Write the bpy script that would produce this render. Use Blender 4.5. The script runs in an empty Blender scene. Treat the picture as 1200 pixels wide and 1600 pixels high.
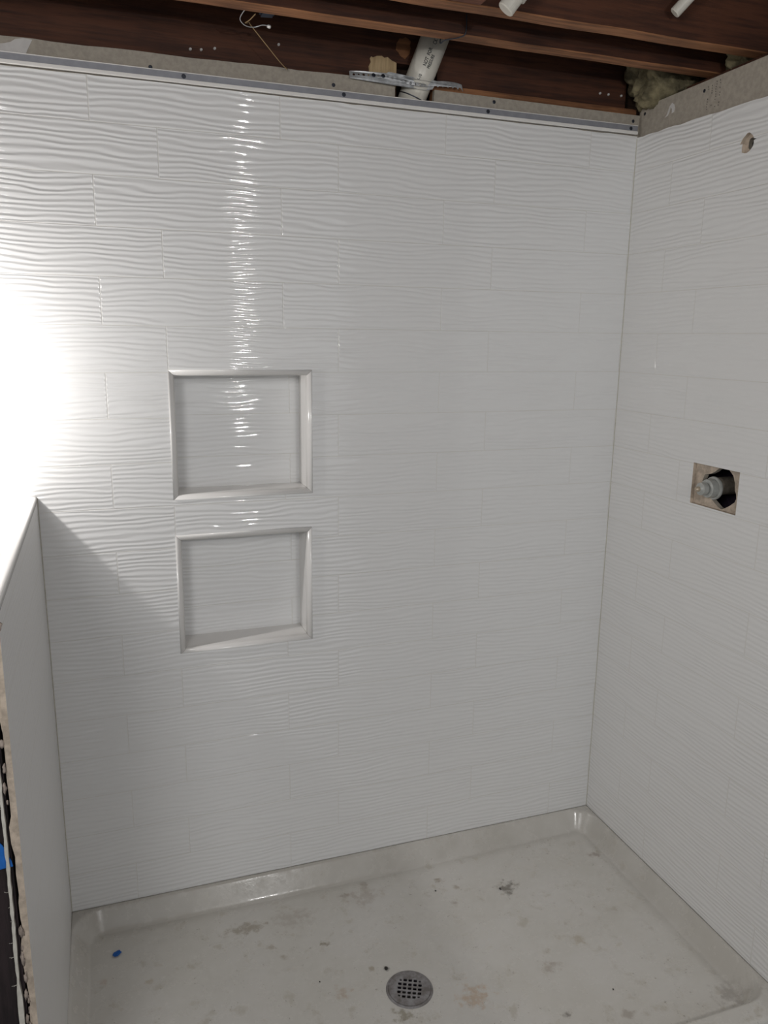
import bpy, bmesh, math, random
from mathutils import Vector, Matrix, noise
from mathutils.geometry import tessellate_polygon

scene = bpy.context.scene
COL = scene.collection
random.seed(7)

# ------------------------------------------------------------------ camera
W = 1.4995                      # alcove width (m)
CAM = Vector((0.1611, -1.8711, 1.5204))
R0 = Vector((0.94455, -0.32811, 0.01277))     # right
R1 = Vector((-0.05940, -0.20897, -0.97612))   # down
R2 = Vector((0.32294, 0.92123, -0.21688))     # forward
cd = bpy.data.cameras.new('camera')
cam = bpy.data.objects.new('camera', cd)
COL.objects.link(cam)
m3 = Matrix((R0, -R1, -R2)).transposed()
cam.matrix_world = Matrix.Translation(CAM) @ m3.to_4x4()
cd.sensor_fit = 'VERTICAL'
cd.sensor_height = 24.0
cd.lens = 24.0 * 1231.6 / 1600.0
cd.clip_start = 0.01
scene.camera = cam

# ------------------------------------------------------------------ light
scene.view_settings.view_transform = 'Standard'
scene.view_settings.look = 'None'
scene.view_settings.gamma = 1.0
scene.view_settings.use_curve_mapping = False
scene.view_settings.exposure = -0.12

world = bpy.data.worlds.new('room_light')
scene.world = world
world.use_nodes = True
bg = world.node_tree.nodes['Background']
bg.inputs['Color'].default_value = (0.92, 0.96, 1.0, 1)
bg.inputs['Strength'].default_value = 0.72


def lamp(name, kind, loc, power, color=(1, 1, 1), size=0.05, target=None):
    ld = bpy.data.lights.new(name, kind)
    ld.energy = power
    ld.color = color
    if kind == 'AREA':
        ld.shape = 'DISK'
        ld.size = size
    else:
        ld.shadow_soft_size = size
    o = bpy.data.objects.new(name, ld)
    o.location = loc
    if target is not None:
        o.rotation_euler = (Vector(target) - Vector(loc)).to_track_quat('-Z', 'Y').to_euler()
    COL.objects.link(o)
    return o


# bare work bulb hanging just left of the frame, close to the back wall
lamp('work_bulb', 'POINT', (-0.215, -0.115, 1.427), 10.5, (1.0, 0.97, 0.945), 0.012)
# room bulb behind the camera
lamp('room_bulb', 'POINT', (0.85, -2.30, 1.74), 20.0, (1.0, 0.99, 0.975), 0.016)
# soft fill, added out of view to brighten the alcove and right wall
lamp('room_fill_light', 'AREA', (-0.42, -2.15, 1.90), 11.0, (1.0, 0.985, 0.97), 0.5, (1.0, -0.2, 1.0))

# ------------------------------------------------------------------ node helpers


class NT:
    def __init__(self, name):
        self.m = bpy.data.materials.new(name)
        self.m.use_nodes = True
        self.t = self.m.node_tree
        self.b = self.t.nodes['Principled BSDF']

    def n(self, kind, **kw):
        nd = self.t.nodes.new(kind)
        for k, v in kw.items():
            setattr(nd, k, v)
        return nd

    def link(self, a, b):
        self.t.links.new(a, b)

    def put(self, sock, v):
        if hasattr(v, 'is_output') or isinstance(v, bpy.types.NodeSocket):
            self.link(v, sock)
        else:
            sock.default_value = v

    def math(self, op, a, b=None, c=None, clamp=False):
        nd = self.n('ShaderNodeMath', operation=op, use_clamp=clamp)
        self.put(nd.inputs[0], a)
        if b is not None:
            self.put(nd.inputs[1], b)
        if c is not None:
            self.put(nd.inputs[2], c)
        return nd.outputs[0]

    def step(self, x, a, b, lo=0.0, hi=1.0):
        nd = self.n('ShaderNodeMapRange', interpolation_type='SMOOTHSTEP')
        self.put(nd.inputs['Value'], x)
        nd.inputs['From Min'].default_value = a
        nd.inputs['From Max'].default_value = b
        nd.inputs['To Min'].default_value = lo
        nd.inputs['To Max'].default_value = hi
        return nd.outputs['Result']

    def noise(self, vec, scale, detail=2.0, rough=0.5, dims='3D', w=None):
        nd = self.n('ShaderNodeTexNoise', noise_dimensions=dims)
        if vec is not None:
            self.link(vec, nd.inputs['Vector'])
        nd.inputs['Scale'].default_value = scale
        nd.inputs['Detail'].default_value = detail
        nd.inputs['Roughness'].default_value = rough
        if w is not None:
            self.put(nd.inputs['W'], w)
        return nd.outputs['Fac']

    def mix(self, f, a, b):
        nd = self.n('ShaderNodeMix', data_type='RGBA')
        self.put(nd.inputs['Factor'], f)
        for s, v in ((6, a), (7, b)):
            if isinstance(v, bpy.types.NodeSocket):
                self.link(v, nd.inputs[s])
            else:
                nd.inputs[s].default_value = (*v, 1)
        return nd.outputs[2]

    def objco(self):
        return self.n('ShaderNodeTexCoord').outputs['Object']

    def mapping(self, vec, scale=(1, 1, 1), loc=(0, 0, 0)):
        nd = self.n('ShaderNodeMapping')
        self.link(vec, nd.inputs['Vector'])
        nd.inputs['Scale'].default_value = scale
        nd.inputs['Location'].default_value = loc
        return nd.outputs['Vector']

    def bump(self, h, strength=1.0, dist=1.0):
        nd = self.n('ShaderNodeBump')
        nd.inputs['Strength'].default_value = strength
        nd.inputs['Distance'].default_value = dist
        self.link(h, nd.inputs['Height'])
        self.link(nd.outputs['Normal'], self.b.inputs['Normal'])


TH = 0.1027        # tile course height
TL = 0.4006        # tile length
ZK0 = 0.10 + 19 * TH


def tile_material(name, a_odd, b_even, base=(0.80, 0.797, 0.79), amp=0.00036, seed=0.0, vtop=ZK0, rough=0.05):
    t = NT(name)
    uv = t.n('ShaderNodeUVMap', uv_map='uv').outputs['UV']
    sp = t.n('ShaderNodeSeparateXYZ')
    t.link(uv, sp.inputs[0])
    u, v = sp.outputs[0], sp.outputs[1]
    k = t.math('DIVIDE', t.math('SUBTRACT', vtop, v), TH)
    row = t.math('FLOOR', k)
    fk = t.math('SUBTRACT', k, row)
    par = t.math('FLOORED_MODULO', row, 2.0)          # 0 -> first course (odd)
    off = t.math('ADD', a_odd, t.math('MULTIPLY', par, b_even - a_odd))
    c = t.math('DIVIDE', t.math('SUBTRACT', u, off), TL)
    ci = t.math('FLOOR', c)
    fc = t.math('SUBTRACT', c, ci)
    du = t.math('MULTIPLY', t.math('MINIMUM', fc, t.math('SUBTRACT', 1.0, fc)), TL)
    dv = t.math('MULTIPLY', t.math('MINIMUM', fk, t.math('SUBTRACT', 1.0, fk)), TH)
    d = t.math('MINIMUM', du, dv)
    tile = t.step(d, 0.0003, 0.0012)                  # 0 in joint, 1 on the tile
    ident = t.math('ADD', t.math('MULTIPLY', row, 7.31), t.math('MULTIPLY', ci, 3.17))
    ident = t.math('ADD', ident, seed)
    cx = t.n('ShaderNodeCombineXYZ')
    t.link(t.math('MULTIPLY', u, 5.0), cx.inputs[0])
    t.link(t.math('MULTIPLY', v, 17.0), cx.inputs[1])
    cx.inputs[2].default_value = 0.0
    n1 = t.noise(cx.outputs[0], 1.0, 1.0, 0.4, '4D', ident)
    cx2 = t.n('ShaderNodeCombineXYZ')
    t.link(t.math('MULTIPLY', u, 13.0), cx2.inputs[0])
    t.link(t.math('MULTIPLY', v, 60.0), cx2.inputs[1])
    n2 = t.noise(cx2.outputs[0], 1.0, 1.0, 0.5, '4D', ident)
    ph = t.math('ADD', t.math('DIVIDE', v, 0.0118), t.math('MULTIPLY', n1, 2.9))
    ph = t.math('ADD', ph, t.math('MULTIPLY', n2, 0.75))
    s = t.math('SINE', t.math('MULTIPLY', ph, 2 * math.pi))
    am = t.math('MULTIPLY_ADD', n2, 1.5, 0.25)
    h = t.math('MULTIPLY', t.math('MULTIPLY', s, am), amp)
    h = t.math('MULTIPLY', h, t.step(d, 0.0008, 0.004, 0.35, 1.0))
    h = t.math('ADD', h, t.math('MULTIPLY', tile, 0.0003))
    t.bump(h)
    grout = (base[0] * 0.93, base[1] * 0.915, base[2] * 0.88)
    t.link(t.mix(tile, grout, base), t.b.inputs['Base Color'])
    t.b.inputs['Roughness'].default_value = rough
    t.b.inputs['IOR'].default_value = 1.5
    return t.m


def plain(name, color, rough=0.6, metal=0.0, var=0.0, scale=30.0, bump=0.0, stretch=(1, 1, 1)):
    t = NT(name)
    t.b.inputs['Roughness'].default_value = rough
    t.b.inputs['Metallic'].default_value = metal
    co = t.mapping(t.objco(), stretch)
    f = t.noise(co, scale, 4.0, 0.6)
    lo = tuple(max(0, c * (1 - var)) for c in color)
    hi = tuple(min(1, c * (1 + var)) for c in color)
    t.link(t.mix(t.step(f, 0.3, 0.7), lo, hi), t.b.inputs['Base Color'])
    if bump:
        t.bump(f, 1.0, bump)
    return t.m


def wood(name, dark, light, scale=6.0, rough=0.75, grain=(1.0, 18, 18)):
    t = NT(name)
    co = t.mapping(t.objco(), grain)
    f1 = t.noise(co, scale, 5.0, 0.65)
    f2 = t.noise(t.objco(), 5.0, 3.0, 0.6)
    f = t.math('ADD', t.math('MULTIPLY', f1, 0.6), t.math('MULTIPLY', f2, 0.4))
    t.link(t.mix(t.step(f, 0.35, 0.65), dark, light), t.b.inputs['Base Color'])
    t.b.inputs['Roughness'].default_value = rough
    t.bump(f1, 0.6, 0.0015)
    return t.m


A0, B0 = 0.1600, 0.2946
D0, C0 = 0.2762, 0.1506
M_TILE_B = tile_material('wavy_white_tile_back', A0 - TL, B0 - TL)
M_TILE_R = tile_material('wavy_white_tile_right', D0 - TL, C0 - TL, seed=50.0)
M_TILE_P = tile_material('wavy_white_tile_half_wall', 0.19, 0.05, seed=120.0)
M_TILE_F = tile_material('fine_white_tile_half_wall', 0.19, 0.05, seed=120.0, amp=0.00010, rough=0.38)
M_TRIM = plain('glazed_white_trim', (0.80, 0.785, 0.765), 0.16, 0, 0.01)
M_CEM = plain('cement_board', (0.39, 0.35, 0.295), 0.9, 0, 0.10, 90, 0.0006)
M_CEMEDGE = plain('cement_board_edge', (0.50, 0.42, 0.34), 0.95, 0, 0.22, 60, 0.002)
M_PAINT = plain('thinset_smear', (0.62, 0.60, 0.58), 0.8, 0, 0.05, 60)
M_GREY = plain('grey_metal_flange', (0.30, 0.305, 0.335), 0.5, 0.2, 0.08, 40)
M_WHITEPL = plain('white_trim_lip', (0.82, 0.80, 0.77), 0.35, 0, 0.02, 40)
M_SCREW = plain('dark_screw', (0.05, 0.055, 0.07), 0.45, 0.7, 0.2, 300)
M_NAIL = plain('bright_nail', (0.75, 0.73, 0.70), 0.4, 0.2, 0.1, 300)
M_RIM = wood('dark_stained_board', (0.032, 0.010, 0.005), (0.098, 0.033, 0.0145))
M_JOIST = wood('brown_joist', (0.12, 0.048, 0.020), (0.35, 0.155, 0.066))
M_SUB = wood('subfloor_board', (0.02, 0.01, 0.007), (0.07, 0.035, 0.02))
M_PALE = wood('fresh_pale_wood', (0.33, 0.22, 0.11), (0.60, 0.44, 0.25), 8.0, 0.8, (14, 14, 1.5))
M_ORANGE = wood('orange_wood', (0.33, 0.07, 0.03), (0.52, 0.15, 0.06), 8.0)
M_REDDISH = wood('reddish_wood', (0.09, 0.032, 0.018), (0.24, 0.085, 0.045), 8.0)
M_STUD = wood('black_brown_stud', (0.008, 0.005, 0.006), (0.028, 0.018, 0.02), 8.0, 0.85, (14, 14, 1.5))
M_PVC = plain('white_pvc', (0.66, 0.63, 0.56), 0.35, 0, 0.06, 25)
M_INK = plain('black_ink', (0.03, 0.03, 0.03), 0.7)
M_GALV = plain('galvanised_steel', (0.62, 0.63, 0.64), 0.42, 0.45, 0.25, 60)
M_INS = plain('mineral_wool', (0.17, 0.145, 0.085), 1.0, 0, 0.55, 28, 0.006)
M_WIRE = plain('tan_wire', (0.33, 0.22, 0.11), 0.5, 0.2, 0.1)
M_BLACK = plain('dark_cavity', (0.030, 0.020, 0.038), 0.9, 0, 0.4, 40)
M_BLUEDARK = plain('dark_blue_plastic', (0.012, 0.018, 0.035), 0.5, 0, 0.3, 60)
M_BLUE = plain('blue_tape', (0.01, 0.13, 0.48), 0.55, 0, 0.12, 40)
M_VALVE = plain('worn_plastic_valve', (0.42, 0.43, 0.41), 0.35, 0.15, 0.15, 60)
M_VALVEDK = plain('aged_brass_body', (0.24, 0.21, 0.17), 0.5, 0.3, 0.3, 50)
M_BRASS = plain('brass_tip', (0.50, 0.42, 0.32), 0.4, 0.4, 0.2, 80)
M_DRY = plain('drywall_paper', (0.60, 0.58, 0.52), 0.9, 0, 0.1, 80, 0.0006)
M_FLOOR = plain('bare_concrete', (0.16, 0.15, 0.14), 0.95, 0, 0.3, 12, 0.001)
M_DEBRIS = plain('dark_crumb', (0.05, 0.045, 0.04), 0.9, 0, 0.4, 200)
M_THIN = plain('thinset_lump', (0.36, 0.30, 0.26), 0.95, 0, 0.25, 90, 0.001)

# brushed drain
_t = NT('drain_steel')
_t.b.inputs['Metallic'].default_value = 0.4
_t.b.inputs['Roughness'].default_value = 0.72
_f = _t.noise(_t.objco(), 55, 4, 0.65)
_t.link(_t.mix(_t.step(_f, 0.3, 0.7), (0.22, 0.20, 0.19), (0.40, 0.39, 0.40)), _t.b.inputs['Base Color'])
M_DRAIN = _t.m

# dirty acrylic pan
STAINS = [  # x, y, radius, (colour), strength, stretch x
    (1.1206, -0.2012, 0.032, (0.22, 0.20, 0.17), 1.1, 1.0),
    (0.9528, -0.1157, 0.014, (0.32, 0.26, 0.19), 0.9, 1.0),
    (0.9893, -0.1553, 0.013, (0.34, 0.28, 0.21), 0.8, 1.0),
    (0.9578, -0.2085, 0.013, (0.36, 0.30, 0.25), 0.7, 1.0),
    (0.6859, -0.0950, 0.016, (0.36, 0.31, 0.26), 0.7, 1.0),
    (0.7350, -0.1100, 0.034, (0.42, 0.36, 0.31), 0.6, 1.6),
    (0.7500, -0.0650, 0.014, (0.36, 0.31, 0.26), 0.6, 1.0),
    (0.8752, -0.5005, 0.040, (0.56, 0.42, 0.30), 0.9, 1.2),
    (0.7113, -0.3585, 0.010, (0.10, 0.09, 0.07), 1.0, 1.0),
    (0.6800, -0.3500, 0.010, (0.34, 0.27, 0.17), 0.7, 1.0),
    (0.5927, -0.2393, 0.012, (0.22, 0.18, 0.11), 0.9, 1.2),
    (0.4642, -0.2145, 0.012, (0.34, 0.28, 0.20), 0.8, 1.0),
    (0.4835, -0.2513, 0.013, (0.36, 0.30, 0.22), 0.7, 0.7),
    (0.4101, -0.1300, 0.028, (0.34, 0.29, 0.22), 0.8, 2.2),
    (0.5352, -0.1300, 0.040, (0.42, 0.37, 0.32), 0.55, 1.6),
    (1.4300, -0.1592, 0.020, (0.34, 0.28, 0.24), 0.8, 1.2),
    (1.1992, -0.4333, 0.020, (0.44, 0.38, 0.28), 0.7, 1.0),
    (1.0899, -0.4841, 0.022, (0.40, 0.34, 0.29), 0.7, 1.4),
    (1.4400, -0.6900, 0.040, (0.36, 0.33, 0.30), 0.8, 1.2),
    (1.0524, -0.6151, 0.010, (0.16, 0.14, 0.12), 0.9, 1.0),
    (1.1794, -0.6574, 0.018, (0.36, 0.31, 0.26), 0.7, 1.0),
    (0.7054, -0.4950, 0.022, (0.24, 0.20, 0.12), 0.8, 1.6),
    (0.5927, -0.3932, 0.022, (0.46, 0.34, 0.24), 0.6, 1.0),
    (0.1700, -0.2300, 0.012, (0.42, 0.34, 0.22), 0.6, 1.0),
    (0.0700, -0.2000, 0.012, (0.46, 0.34, 0.26), 0.5, 1.0),
]


def pan_material():
    t = NT('dirty_white_acrylic')
    co = t.objco()
    base = (0.70, 0.68, 0.64)
    n_big = t.noise(co, 5.0, 4.0, 0.6)
    n_mid = t.noise(co, 26.0, 5.0, 0.65)
    n_fine = t.noise(co, 130.0, 3.0, 0.6)
    n_warp = t.noise(co, 60.0, 3.0, 0.6)
    col = t.mix(t.step(n_big, 0.35, 0.70, 0.0, 0.45), base, (0.60, 0.575, 0.51))
    col = t.mix(t.step(n_mid, 0.56, 0.70, 0.0, 0.50), col, (0.48, 0.44, 0.36))
    g = t.math('MULTIPLY', t.step(n_fine, 0.64, 0.70), t.step(n_mid, 0.45, 0.58))
    col = t.mix(t.math('MULTIPLY', g, 0.6), col, (0.25, 0.22, 0.18))
    sp = t.n('ShaderNodeSeparateXYZ')
    t.link(co, sp.inputs[0])
    for (x, y, r, c, s, st) in STAINS:
        dx = t.math('DIVIDE', t.math('SUBTRACT', sp.outputs[0], x), st)
        dy = t.math('SUBTRACT', sp.outputs[1], y)
        d = t.math('SQRT', t.math('ADD', t.math('MULTIPLY', dx, dx), t.math('MULTIPLY', dy, dy)))
        d = t.math('DIVIDE', d, r)
        d = t.math('ADD', d, t.math('MULTIPLY', t.math('SUBTRACT', n_warp, 0.5), 3.4))
        f = t.math('MULTIPLY', t.step(d, 1.0, 0.05), s * 0.8)
        # only inside the neighbourhood
        near = t.math('LESS_THAN', t.math('ADD', t.math('ABSOLUTE', dx), t.math('ABSOLUTE', dy)), r * 2.6)
        f = t.math('MULTIPLY', f, near)
        col = t.mix(f, col, c)
    # some grime, plus painted shade, along the foot of the back and right walls
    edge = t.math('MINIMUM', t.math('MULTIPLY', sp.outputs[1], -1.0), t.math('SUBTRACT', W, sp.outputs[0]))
    grime_shade = t.math('MULTIPLY', t.step(edge, 0.075, 0.030), t.step(n_big, 0.25, 0.6, 0.35, 0.75))
    col = t.mix(grime_shade, col, (0.50, 0.475, 0.43))
    t.link(col, t.b.inputs['Base Color'])
    t.b.inputs['Roughness'].default_value = 0.22
    t.link(t.step(n_mid, 0.35, 0.65, 0.12, 0.34), t.b.inputs['Roughness'])
    t.bump(n_fine, 0.25, 0.0006)
    return t.m


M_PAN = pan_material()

# ------------------------------------------------------------------ mesh helpers


def finish(name, bm, mat, parent=None, smooth=False, label=None, cat=None, group=None, kind=None):
    me = bpy.data.meshes.new(name)
    bm.normal_update()
    bm.to_mesh(me)
    bm.free()
    if smooth:
        for p in me.polygons:
            p.use_smooth = True
    me.materials.append(mat)
    o = bpy.data.objects.new(name, me)
    COL.objects.link(o)
    if parent is not None:
        o.parent = parent
    tag(o, label, cat, group, kind)
    return o


def tag(o, label=None, cat=None, group=None, kind=None):
    if label:
        o['label'] = label
    if cat:
        o['category'] = cat
    if group:
        o['group'] = group
    if kind:
        o['kind'] = kind
    return o


def empty(name, loc, label=None, cat=None, group=None, kind=None):
    """Empty at the base of a thing; its parts use world coordinates through the inverse."""
    o = bpy.data.objects.new(name, None)
    o.empty_display_size = 0.05
    o.location = loc
    COL.objects.link(o)
    tag(o, label, cat, group, kind)
    return o


def adopt(child, parent):
    child.parent = parent
    child.matrix_parent_inverse = Matrix.Translation(-Vector(parent.location))
    return child


def box(bm, x0, x1, y0, y1, z0, z1, bevel=0.0):
    r = bmesh.ops.create_cube(bm, size=1.0)
    vs = r['verts']
    for v in vs:
        v.co = Vector(((x0 + x1) / 2 + v.co.x * (x1 - x0),
                       (y0 + y1) / 2 + v.co.y * (y1 - y0),
                       (z0 + z1) / 2 + v.co.z * (z1 - z0)))
    if bevel:
        es = list({e for v in vs for e in v.link_edges})
        bmesh.ops.bevel(bm, geom=es, offset=bevel, segments=2, affect='EDGES')


def frame_for(d):
    d = d.normalized()
    up = Vector((0, 0, 1)) if abs(d.z) < 0.9 else Vector((0, 1, 0))
    a = d.cross(up).normalized()
    b = a.cross(d).normalized()
    return a, b


def lathe(bm, p0, axis, prof, n=32, cap=True):
    """prof: list of (t along axis, radius)."""
    a, b = frame_for(axis)
    ax = axis.normalized()
    rings = []
    for (tt, r) in prof:
        ring = []
        for i in range(n):
            w = 2 * math.pi * i / n
            ring.append(bm.verts.new(p0 + ax * tt + (a * math.cos(w) + b * math.sin(w)) * r))
        rings.append(ring)
    for q in range(len(rings) - 1):
        for i in range(n):
            j = (i + 1) % n
            bm.faces.new((rings[q][i], rings[q][j], rings[q + 1][j], rings[q + 1][i]))
    if cap:
        bm.faces.new(rings[0][::-1])
        bm.faces.new(rings[-1])


def tube(bm, pts, r, n=8):
    pts = [Vector(p) for p in pts]
    rings = []
    pa = None
    for i, p in enumerate(pts):
        d = (pts[min(i + 1, len(pts) - 1)] - pts[max(i - 1, 0)]).normalized()
        if pa is None:
            a, b = frame_for(d)
        else:
            a = (pa - d * pa.dot(d)).normalized()
            b = a.cross(d).normalized()
        pa = a
        rr = r[i] if isinstance(r, (list, tuple)) else r
        rings.append([bm.verts.new(p + (a * math.cos(2 * math.pi * k / n) + b * math.sin(2 * math.pi * k / n)) * rr)
                      for k in range(n)])
    for q in range(len(rings) - 1):
        for i in range(n):
            j = (i + 1) % n
            bm.faces.new((rings[q][i], rings[q][j], rings[q + 1][j], rings[q + 1][i]))
    bm.faces.new(rings[0][::-1])
    bm.faces.new(rings[-1])


def spline(pts, per=8):
    pts = [Vector(p) for p in pts]
    out = []
    P = [pts[0]] + pts + [pts[-1]]
    for i in range(1, len(P) - 2):
        p0, p1, p2, p3 = P[i - 1], P[i], P[i + 1], P[i + 2]
        for k in range(per):
            t = k / per
            out.append(0.5 * ((2 * p1) + (-p0 + p2) * t + (2 * p0 - 5 * p1 + 4 * p2 - p3) * t * t
                              + (-p0 + 3 * p1 - 3 * p2 + p3) * t ** 3))
    out.append(pts[-1])
    return out


def plate(bm, outer, holes, fn, thick, uvfn=None):
    """2-D outline with holes, mapped by fn(u, v, w) with w = 0 (front) or thick (back)."""
    loops = [outer] + holes
    tris = tessellate_polygon([[Vector((p[0], p[1], 0)) for p in lp] for lp in loops])
    flat = [p for lp in loops for p in lp]
    uvl = bm.loops.layers.uv.get('uv') or bm.loops.layers.uv.new('uv')
    src = {}
    F = []
    B = []
    for p in flat:
        a = bm.verts.new(fn(p[0], p[1], 0.0))
        b = bm.verts.new(fn(p[0], p[1], thick))
        src[a] = src[b] = p
        F.append(a)
        B.append(b)
    faces = []
    for t in tris:
        i, j, k = t
        try:
            faces.append(bm.faces.new((F[i], F[j], F[k])))
            faces.append(bm.faces.new((B[k], B[j], B[i])))
        except ValueError:
            pass
    base = 0
    for lp in loops:
        n = len(lp)
        for i in range(n):
            j = (i + 1) % n
            faces.append(bm.faces.new((F[base + i], F[base + j], B[base + j], B[base + i])))
        base += n
    for f in faces:
        for l in f.loops:
            p = src[l.vert]
            l[uvl].uv = (p[0], p[1])
    bmesh.ops.recalc_face_normals(bm, faces=bm.faces[:])


def rect(u0, v0, u1, v1):
    return [(u0, v0), (u1, v0), (u1, v1), (u0, v1)]


def blob(cx, cy, r, n=22, jit=0.2, seed=0, sy=1.0):
    rnd = random.Random(seed)
    ph = [rnd.uniform(0, 6.28) for _ in range(4)]
    out = []
    for i in range(n):
        w = 2 * math.pi * i / n
        rr = r * (1 + jit * (0.5 * math.sin(2 * w + ph[0]) + 0.4 * math.sin(3 * w + ph[1])
                             + 0.3 * math.sin(5 * w + ph[2]) + 0.25 * math.sin(9 * w + ph[3])))
        out.append((cx + rr * math.cos(w), cy + rr * sy * math.sin(w)))
    return out


def cyl_disc(bm, c, axis, r, h, n=16):
    lathe(bm, Vector(c), Vector(axis), [(0, r), (h * 0.6, r), (h, r * 0.75)], n)


# ------------------------------------------------------------------ structure
# back wall: tile skin with two niche openings
ZT = 2.036
N1 = (0.2945, 1.141, 0.6275, 1.4400)
N2 = (0.2950, 0.7570, 0.6245, 1.0530)


def fback(u, v, w):
    return Vector((u, w, v))


bm = bmesh.new()
outer = [(-0.150, 0.10), (W, 0.10)]
rnd = random.Random(3)
top = []
x = W
while x > -0.150:
    top.append((x, ZT + rnd.uniform(-0.0008, 0.0012)))
    x -= rnd.uniform(0.02, 0.06)
top.append((-0.150, ZT))
outer += top
plate(bm, outer, [rect(*N1), rect(*N2)], fback, 0.009)
wall_back = finish('wall_back', bm, M_TILE_B, kind='structure')

# cement board above and behind the tile, notched round the drain pipe
bm = bmesh.new()
cb = [(-0.9, 0.02), (W + 0.01, 0.02), (W + 0.01, 2.0885), (0.9330, 2.0905), (0.9310, 2.0600), (0.8340, 2.0600), (0.8335, 2.1010)]
x = 0.80
rnd = random.Random(5)
while x > -0.9:
    cb.append((x, 2.0985 - 0.006 * (0.8 - x) / 0.8 + rnd.uniform(-0.0012, 0.0012)))
    x -= rnd.uniform(0.03, 0.07)
cb.append((-0.9, 2.090))
plate(bm, cb, [rect(N1[0] - .002, N1[1] - .002, N1[2] + .002, N1[3] + .002),
               rect(N2[0] - .002, N2[1] - .002, N2[2] + .002, N2[3] + .002)], fback, 0.012)
for v in bm.verts:
    v.co.y += 0.0095
cem = finish('cement_board', bm, M_CEM, wall_back)
cem['label'] = 'grey cement board strip left bare above the tile'
bm = bmesh.new()
plate(bm, [(-0.03, 2.062), (0.047, 2.0625), (0.051, 2.071), (0.058, 2.084), (0.062, 2.0915), (0.045, 2.0925), (0.030, 2.089),
           (0.022, 2.083), (0.010, 2.079), (-0.010, 2.076), (-0.03, 2.077)], [], lambda u, v, w: Vector((u, 0.0088 + w, v)), 0.001)
finish('thinset_smear', bm, M_PAINT, wall_back)['label'] = 'pale smear on the cement board at the left'
for (sx, sz) in ((0.2878, 2.0669), (0.686, 2.0746), (1.0894, 2.0795), (1.4900, 2.0738)):
    bm = bmesh.new()
    cyl_disc(bm, (sx, 0.0097, sz), (0, -1, 0), 0.0042, 0.0012)
    finish('screw', bm, M_SCREW, wall_back)

bm = bmesh.new()
box(bm, -1.60, W + 0.40, 0.092, 0.104, 0.0, 2.40)
finish('sheathing', bm, M_SUB, wall_back)

# edge trim over the top course: grey flange, white lip
tr = empty('trim_1', (0, 0, 2.045), kind='structure')
bm = bmesh.new()
box(bm, -0.15, W - 0.001, -0.0012, 0.0093, 2.0475, 2.0600, 0.0004)
adopt(finish('flange', bm, M_GREY, label='grey metal flange'), tr)
bm = bmesh.new()
box(bm, -0.15, W - 0.001, -0.0020, 0.0093, 2.0602, 2.0616)
adopt(finish('flange_edge', bm, M_WHITEPL), tr)
bm = bmesh.new()
box(bm, -0.15, W - 0.0005, -0.0035, 0.0060, 2.0398, 2.0474, 0.0010)
adopt(finish('lip', bm, M_WHITEPL, label='white lip of the edge trim'), tr)
for (sx, sz) in ((0.3542, 2.0535), (0.7072, 2.0542), (1.0689, 2.0538), (1.4775, 2.0530)):
    bm = bmesh.new()
    cyl_disc(bm, (sx, -0.0011, sz), (0, -1, 0), 0.0046, 0.0012)
    adopt(finish('screw', bm, M_SCREW), tr)

# right wall
VH = (0.3268, 1.1325, 0.4780, 1.2320)


def fright(u, v, w):
    return Vector((W + w, -u, v))


bm = bmesh.new()
outer = [(0.0, 0.10), (1.00, 0.10), (1.00, 2.020)]
rnd = random.Random(11)
u = 0.98
while u > 0.0:
    zz = 2.0325 - 0.012 * min(1, u / 0.45) + rnd.uniform(-0.0012, 0.0012)
    outer.append((u, zz))
    u -= rnd.uniform(0.015, 0.05)
outer.append((0.0, 2.033))
small = [(0.3750, 1.9450), (0.3805, 1.9520), (0.3850, 1.9545), (0.3900, 1.9590), (0.3960, 1.9600), (0.4010, 1.9570), (0.4060, 1.9530),
         (0.4090, 1.9500), (0.4110, 1.9455), (0.4190, 1.9430), (0.4120, 1.9415), (0.4125, 1.9360), (0.4110, 1.9300), (0.4070, 1.9255),
         (0.4020, 1.9215), (0.3950, 1.9190), (0.3870, 1.9200), (0.3800, 1.9225), (0.3790, 1.9290), (0.3795, 1.9350), (0.3800, 1.9395),
         (0.3720, 1.9400)]
plate(bm, outer, [rect(*VH), small], fright, 0.009)
wall_right = finish('wall_right', bm, M_TILE_R, kind='structure')
wall_right.data.materials.append(M_CEMEDGE)
for p in wall_right.data.polygons:
    c_ = p.center
    if abs(p.normal.x) < 0.5 and 0.3 < -c_.y < 0.5 and 1.0 < c_.z < 2.0:
        p.material_index = 1

bm = bmesh.new()
ragged = [(0.352, 1.191), (0.358, 1.207), (0.376, 1.2115), (0.390, 1.2185), (0.403, 1.2290), (0.420, 1.2310), (0.436, 1.2300), (0.450, 1.2190), (0.457, 1.2030),
          (0.459, 1.1860), (0.464, 1.1790), (0.4660, 1.1680), (0.462, 1.1590), (0.448, 1.1480), (0.434, 1.1395), (0.424, 1.1345),
          (0.412, 1.1380), (0.400, 1.1450), (0.388, 1.1520), (0.366, 1.1600), (0.354, 1.1760)]
plate(bm, [(-0.01, 0.02), (1.00, 0.02), (1.00, 2.106), (-0.01, 2.106)], [ragged, blob(0.402, 1.936, 0.0165, 16, 0.12, 4)],
      lambda u, v, w: Vector((W + 0.0095 + w, -u, v)), 0.012)
o = finish('cement_board', bm, M_CEM, wall_right)
o['label'] = 'bare cement board above the right wall tile'
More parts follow.
